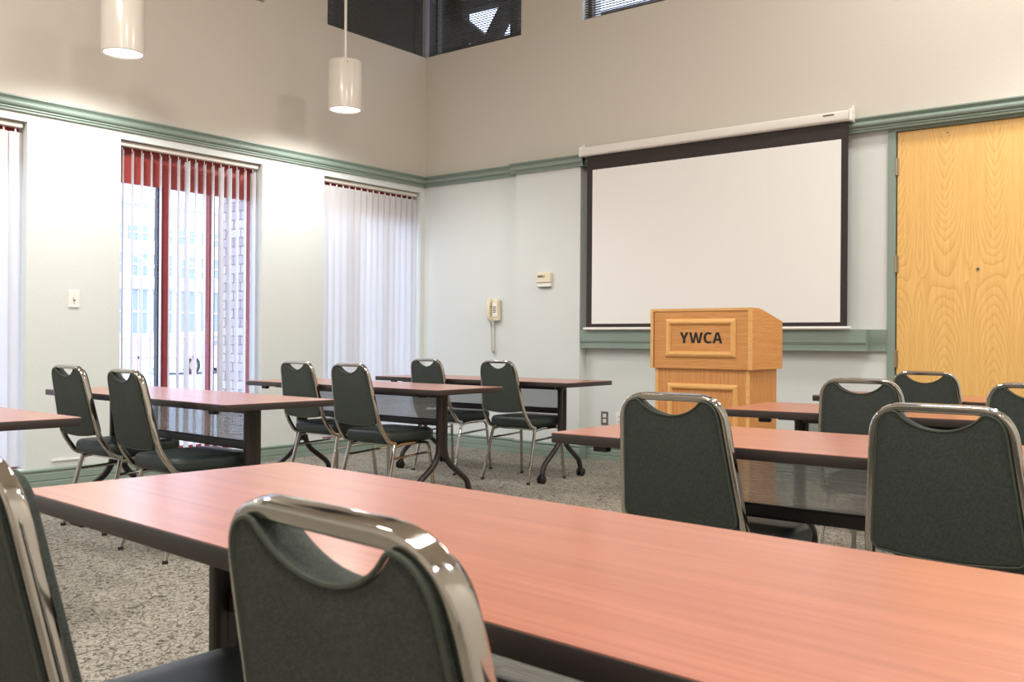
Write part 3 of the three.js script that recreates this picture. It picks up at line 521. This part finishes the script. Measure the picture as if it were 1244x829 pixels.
// ------------------------------------------------------------------ banquet chairs (seat faces -z, origin under the top bar's rest point)
function makeChair() {
  const c = new THREE.Group();
  const lean = R(11.5), bz = (y) => (y - 0.862) * Math.tan(lean);         // z of the back plane at height y
  const hw = (y) => 0.19 - (y - 0.45) * 0.105;                            // half width of the back frame
  const yTop = 0.862, pr = roundProf(0.019, 0.024, 0.0045, 3);
  const jz = bz(0.45) - 0.115, jy = 0.388;
  const half = (s) => [V(s * 0.19, jy, jz), V(s * 0.191, jy + 0.012, jz + 0.05), V(s * hw(0.5), 0.5, bz(0.5)), V(s * hw(0.86), yTop, bz(yTop))];
  const L = half(-1), Rr = half(1).reverse();
  const path = fillet([...L, ...Rr], [0.05, 0.075, 0.07, 0.07, 0.075, 0.05], 7);
  add(c, 'back_frame', sweep(path, pr, V(1, 0, 0)), MAT.chrome, null, 'chrome back frame with hand slot');
  // back pad in the leaning plane
  const pad = new THREE.Shape(), vy = (y) => y; const inset = 0.009;
  const lx = (y) => hw(y) - inset;
  const tx = lx(0.85);
  pad.moveTo(-lx(0.52) + 0.02, 0.512); pad.quadraticCurveTo(0, 0.490, lx(0.52) - 0.02, 0.512); pad.quadraticCurveTo(lx(0.52), 0.515, lx(0.54), 0.545);
  pad.lineTo(lx(0.80), 0.80); pad.quadraticCurveTo(lx(0.84), 0.848, tx - 0.034, 0.853);
  pad.quadraticCurveTo(tx - 0.041, 0.854, tx - 0.046, 0.849); pad.bezierCurveTo(0.048, 0.798, -0.048, 0.798, -tx + 0.046, 0.849); pad.quadraticCurveTo(-tx + 0.041, 0.854, -tx + 0.034, 0.853);
  pad.quadraticCurveTo(-lx(0.84), 0.848, -lx(0.80), 0.80); pad.lineTo(-lx(0.54), 0.545); pad.quadraticCurveTo(-lx(0.52), 0.515, -lx(0.52) + 0.02, 0.512);
  const lay = (g) => { const p = g.attributes.position; for (let i = 0; i < p.count; i++) { const y = p.getY(i), z = p.getZ(i); p.setZ(i, bz(y) + z); } g.computeVertexNormals(); return g; };
  const padG = new THREE.ExtrudeGeometry(pad, { depth: 0.03, bevelEnabled: true, bevelThickness: 0.009, bevelSize: 0.007, bevelOffset: -0.007, bevelSegments: 4, curveSegments: 14 }).translate(0, 0, -0.021);
  const pg = add(c, 'backrest', boxUV(toCreasedNormals(lay(padG), 0.55)), MAT.fabric, null, 'grey-green padded backrest');
  const welt = pad.getPoints(14); const wp = welt.map((v) => V(v.x * 0.985, v.y * 0.997 + 0.002, bz(v.y) + 0.0165)); wp.push(wp[0].clone());
  add(pg, 'piping', sweep(wp, circProf(0.0028, 6), V(0, 0, 1), false), MAT.welt);
  // seat
  const zr = jz + 0.055, zf = zr - 0.405, st = new THREE.Shape();
  st.moveTo(-0.13, -zr); st.lineTo(0.13, -zr); st.quadraticCurveTo(0.172, -zr, 0.175, -zr + 0.05); st.lineTo(0.19, -zf - 0.07); st.quadraticCurveTo(0.189, -zf - 0.006, 0.12, -zf); st.lineTo(-0.12, -zf); st.quadraticCurveTo(-0.189, -zf - 0.006, -0.19, -zf - 0.07); st.lineTo(-0.175, -zr + 0.05); st.quadraticCurveTo(-0.172, -zr, -0.13, -zr);
  const sg = new THREE.ExtrudeGeometry(st, { depth: 0.012, bevelEnabled: true, bevelThickness: 0.03, bevelSize: 0.028, bevelOffset: -0.012, bevelSegments: 7, curveSegments: 8, steps: 1 }).rotateX(-Math.PI / 2).translate(0, 0.424, 0);
  { const p = sg.attributes.position, cz = (zr + zf) / 2; for (let i = 0; i < p.count; i++) { const x = p.getX(i) / 0.22, z = (p.getZ(i) - cz) / 0.22, y = p.getY(i); if (y > 0.43) p.setY(i, y + 0.006 * Math.max(0, 1 - x * x) * Math.max(0, 1 - z * z)); } }
  const seat = add(c, 'seat', boxUV(toCreasedNormals(sg, 0.6)), MAT.vinyl, null, 'dark padded seat');
  add(seat, 'seat_board', bb(-0.16, 0.384, zf + 0.05, 0.16, 0.4, zr - 0.04), MAT.black);
  // side frames: rear leg, rail and front leg, stretcher
  const lp = roundProf(0.019, 0.021, 0.006, 3), fz = zf + 0.045, rz = jz + 0.105;
  for (const s of [-1, 1]) {
    add(c, 'leg', sweep([V(s * 0.19, jy + 0.004, jz + 0.005), V(s * 0.195, jy - 0.05, jz + 0.018), V(s * 0.212, 0.014, rz)], lp, V(1, 0, 0)), MAT.chrome);
    const fl = fillet([V(s * 0.186, jy - 0.02, jz + 0.012), V(s * 0.183, 0.383, jz - 0.07), V(s * 0.181, 0.385, fz), V(s * 0.2, 0.014, fz - 0.035)], [0.05, 0.055], 7);
    add(c, 'leg', sweep(fl, lp, V(1, 0, 0)), MAT.chrome);
    add(c, 'stretcher', sweep([V(s * 0.199, 0.3, jz + 0.032), V(s * 0.187, 0.318, fz - 0.006)], circProf(0.0075, 8), V(1, 0, 0)), MAT.chrome);
    for (const [z, x] of [[rz, 0.212], [fz - 0.035, 0.2]]) add(c, 'glide', new THREE.CylinderGeometry(0.012, 0.0145, 0.016, 12).translate(s * x, 0.008, z), MAT.rubber);
  }
  for (const z of [jz - 0.02, fz + 0.03]) add(c, 'cross_bar', bb(-0.182, 0.37, z - 0.009, 0.182, 0.384, z + 0.009), MAT.chrome);
  return c;
}
const chairProto = makeChair();
const chairs = [                                           // x, z of the top bar's middle, turn, label
  [1.65, 4.43, 0, 'green banquet chair at the table under the opened blinds, nearer the light switch'],
  [2.44, 4.57, -4, 'green banquet chair at the table under the opened blinds, further from the light switch'],
  [1.57, 2.87, 0, 'green banquet chair at the middle left table, closer to the windows'],
  [2.25, 3.03, 0, 'green banquet chair at the middle left table, further from the windows'],
  [1.53, 1.60, 0, 'green banquet chair at the phone wall table, closer to the corner blinds'],
  [2.25, 1.63, -1, 'green banquet chair at the phone wall table, below the phone cord'],
  [5.265, 4.61, 0, 'green banquet chair at the second right table, standing before the lectern'],
  [5.95, 4.60, -2, 'green banquet chair at the second right table, further from the lectern'],
  [5.275, 3.10, 0, 'green banquet chair at the table beside the lectern, overlapping the wall by the door frame'],
  [5.18, 1.83, 0, 'green banquet chair at the table before the door'],
  [5.885, 3.06, 0, 'green banquet chair at the table beside the lectern, second chair from the lectern'],
  [5.93, 6.40, -6, 'green banquet chair at the rearmost right table, further from the windows'],
  [5.25, 6.41, -3, 'green banquet chair at the rearmost right table, nearer the windows'],
];
for (const [x, z, a, label] of chairs) { const c = chairProto.clone(); c.name = numbered('banquet_chair'); c.position.set(x, 0, z); c.rotation.y = R(a); tag(c, label, 'chair', 'banquet chairs at the tables'); scene.add(c); }

// ------------------------------------------------------------------ outside the windows
struct('ground', bb(-60, -0.4, -60, -WT, -0.2, 40), MAT.pave, 'pale paved ground outside the windows', 'ground');
{ // brick pier by the opened window, brick by brick
  const b = thing('brick_pier', 'pinkish brick pier outside the window with opened blinds', 'pier', [0, 0, 0]);
  const zf = 1.86, x0 = -0.74, x1 = -0.3; add(b, 'core', bb(x0 + 0.006, -0.2, zf - 0.5, x1, 3.4, zf - 0.006), MAT.mortar);
  const bg = bb(0, 0, 0, 0.2, 0.067, 0.09), hg = bb(0, 0, 0, 0.1, 0.067, 0.09);
  for (let r = 0; r < 36; r++) { const y = -0.19 + r * 0.077; const row = r % 2 ? [[hg, x1 - 0.1], [bg, x1 - 0.31], [hg, x1 - 0.42]] : [[bg, x1 - 0.2], [bg, x1 - 0.41]]; for (const [g, x] of row) add(b, 'brick', g, brickMats[Math.floor(rnd() * 4)], [Math.max(x, x0), y, zf - 0.09 + rnd() * 0.003]); }
}
{ // pale building across the street
  const b = thing('street_building', 'pale two storey building across the street', 'building', [-30, 0, 0]);
  add(b, 'facade', bb(-4, -0.2, -34, 0, 6.8, 6), MAT.concrete); add(b, 'cornice', bb(0, 6.5, -34, 0.3, 6.8, 6), MAT.concrete); add(b, 'string_course', bb(0, 4.65, -34, 0.2, 5.02, 6), MAT.concrete); add(b, 'lintel_band', bb(0, 3.05, -34, 0.15, 3.6, 6), MAT.concrete);
  for (const [y0, y1] of [[5.1, 5.64], [3.62, 4.5], [1.25, 3.0]]) for (let z = -22; z < -8; z += 1.15) { const w = add(b, 'window', bb(0, y0, z, 0.05, y1, z + 0.82), MAT.glassDark); add(w, 'glazing_bar', bb(0.05, y0, z + 0.39, 0.09, y1, z + 0.43), MAT.whitePaint); add(w, 'transom', bb(0.05, (y0 + y1) / 2 - 0.03, z, 0.09, (y0 + y1) / 2 + 0.03, z + 0.82), MAT.whitePaint); }
}
{ // white steel frame with diagonals, and a railing
  const f = thing('steel_canopy', 'white steel canopy frame with diagonal braces across the street', 'canopy', [-26, 0, 0]);
  for (let z = -20; z <= -8; z += 2.0) { add(f, 'column', bb(-0.08, -0.2, z - 0.08, 0.08, 4.2, z + 0.08), MAT.whitePaint); }
  for (const y of [4.15, 3.1]) add(f, 'beam', bb(-0.05, y, -20.1, 0.05, y + 0.14, -7.9), MAT.whitePaint);
  for (let z = -20; z < -8; z += 2.0) { const g = new THREE.BoxGeometry(0.08, 0.08, 2.25); g.rotateX(-0.48).translate(0, 3.68, z + 1); add(f, 'brace', boxUV(g), MAT.whitePaint); }
  const r = thing('street_railing', 'pinkish red railing along the street', 'railing', [-22, 0, 0]);
  for (const y of [0.95, 0.35]) add(r, 'rail', bb(-0.03, y, -20, 0.03, y + 0.08, -4), MAT.pinkRail); for (let z = -20; z <= -4; z += 1) add(r, 'post', bb(-0.03, -0.2, z - 0.03, 0.03, 0.95, z + 0.03), MAT.pinkRail);
}
{ // parked car
  const c = thing('parked_car', 'white parked car seen through the opened blinds', 'car', [-24, -0.2, -13.2], 0.15);
  const s = new THREE.Shape([[-2.1, 0.25], [-2.15, 0.7], [-1.9, 0.85], [-1.1, 0.95], [-0.55, 1.4], [0.75, 1.42], [1.4, 0.98], [2.0, 0.86], [2.15, 0.6], [2.1, 0.25]].map(([a, b]) => new THREE.Vector2(a, b)));
  add(c, 'body', boxUV(new THREE.ExtrudeGeometry(s, { depth: 1.6, bevelEnabled: true, bevelSize: 0.05, bevelThickness: 0.05, bevelSegments: 2 }).rotateY(Math.PI / 2)), MAT.whitePaint);
  const ws = new THREE.Shape([[-0.95, 0.98], [-0.5, 1.33], [0.7, 1.34], [1.18, 0.99]].map(([a, b]) => new THREE.Vector2(a, b))); add(c, 'side_window', boxUV(new THREE.ExtrudeGeometry(ws, { depth: 0.02, bevelEnabled: false }).rotateY(Math.PI / 2).translate(1.645, 0, 0)), MAT.glassDark);
  for (const z of [-1.3, 1.35]) for (const x of [0.02, 1.5]) { const w = add(c, 'wheel', new THREE.CylinderGeometry(0.31, 0.31, 0.2, 20).rotateZ(Math.PI / 2).translate(x + 0.08, 0.31, z), MAT.rubber); add(w, 'hubcap', new THREE.CylinderGeometry(0.18, 0.18, 0.21, 12).rotateZ(Math.PI / 2).translate(x + 0.08, 0.31, z), MAT.metal); }
}
{ // dark roof truss, and added boards that keep the left high windows dark
  const t = thing('roof_truss', 'dark timber roof truss outside the high corner window', 'truss', [0, 0, -0.9]);
  const beam = (x0, y0, x1, y1, w) => { const L = Math.hypot(x1 - x0, y1 - y0), g = new THREE.BoxGeometry(L, w, 0.12); g.rotateZ(Math.atan2(y1 - y0, x1 - x0)).translate((x0 + x1) / 2, (y0 + y1) / 2, 0); add(t, 'member', boxUV(g), MAT.darkTimber); };
  beam(-2.2, 4.12, 4.5, 4.12, 0.1); beam(-0.42, 4.5, 0.12, 4.06, 0.16); beam(0.02, 4.06, 0.42, 4.62, 0.14); beam(0.44, 4.0, 0.44, 5.2, 0.1); beam(-0.5, 4.62, 0.6, 4.6, 0.16);
  add(t, 'gable_board', bb(-3.2, 3.4, -0.06, -0.26, 6.2, 0.06), MAT.darkTimber); add(t, 'gable_board', bb(0.62, 4.3, -0.06, 1.2, 6.2, 0.06), MAT.darkTimber); add(t, 'gable_board', bb(-0.5, 4.68, -0.06, 0.7, 6.2, 0.06), MAT.darkTimber);
  const s = thing('added_sky_screen', 'added dark boards hiding the sky outside the high windows', 'backdrop', [-0.62, 0, 0]);  // added boards, a dark background behind the left wall mini blinds
  add(s, 'board', bb(-0.04, 3.9, -0.7, 0, 5.2, 0.655), MAT.darkTimber); add(s, 'board', bb(-0.04, 3.9, 0.69, 0, 5.2, 7.4), MAT.darkTimber); add(s, 'board', bb(-0.04, 4.36, 0.655, 0, 5.2, 0.69), MAT.darkTimber);
  for (const z of [-0.4, 1.6, 3.5, 5.4, 7.3]) add(s, 'bracket', bb(0, 4.8, z - 0.04, 0.38, 4.92, z + 0.04), MAT.darkTimber);
}

scene.traverse((o) => { if (o.isMesh) { o.castShadow = true; o.receiveShadow = true; } });
renderer.render(scene, camera);
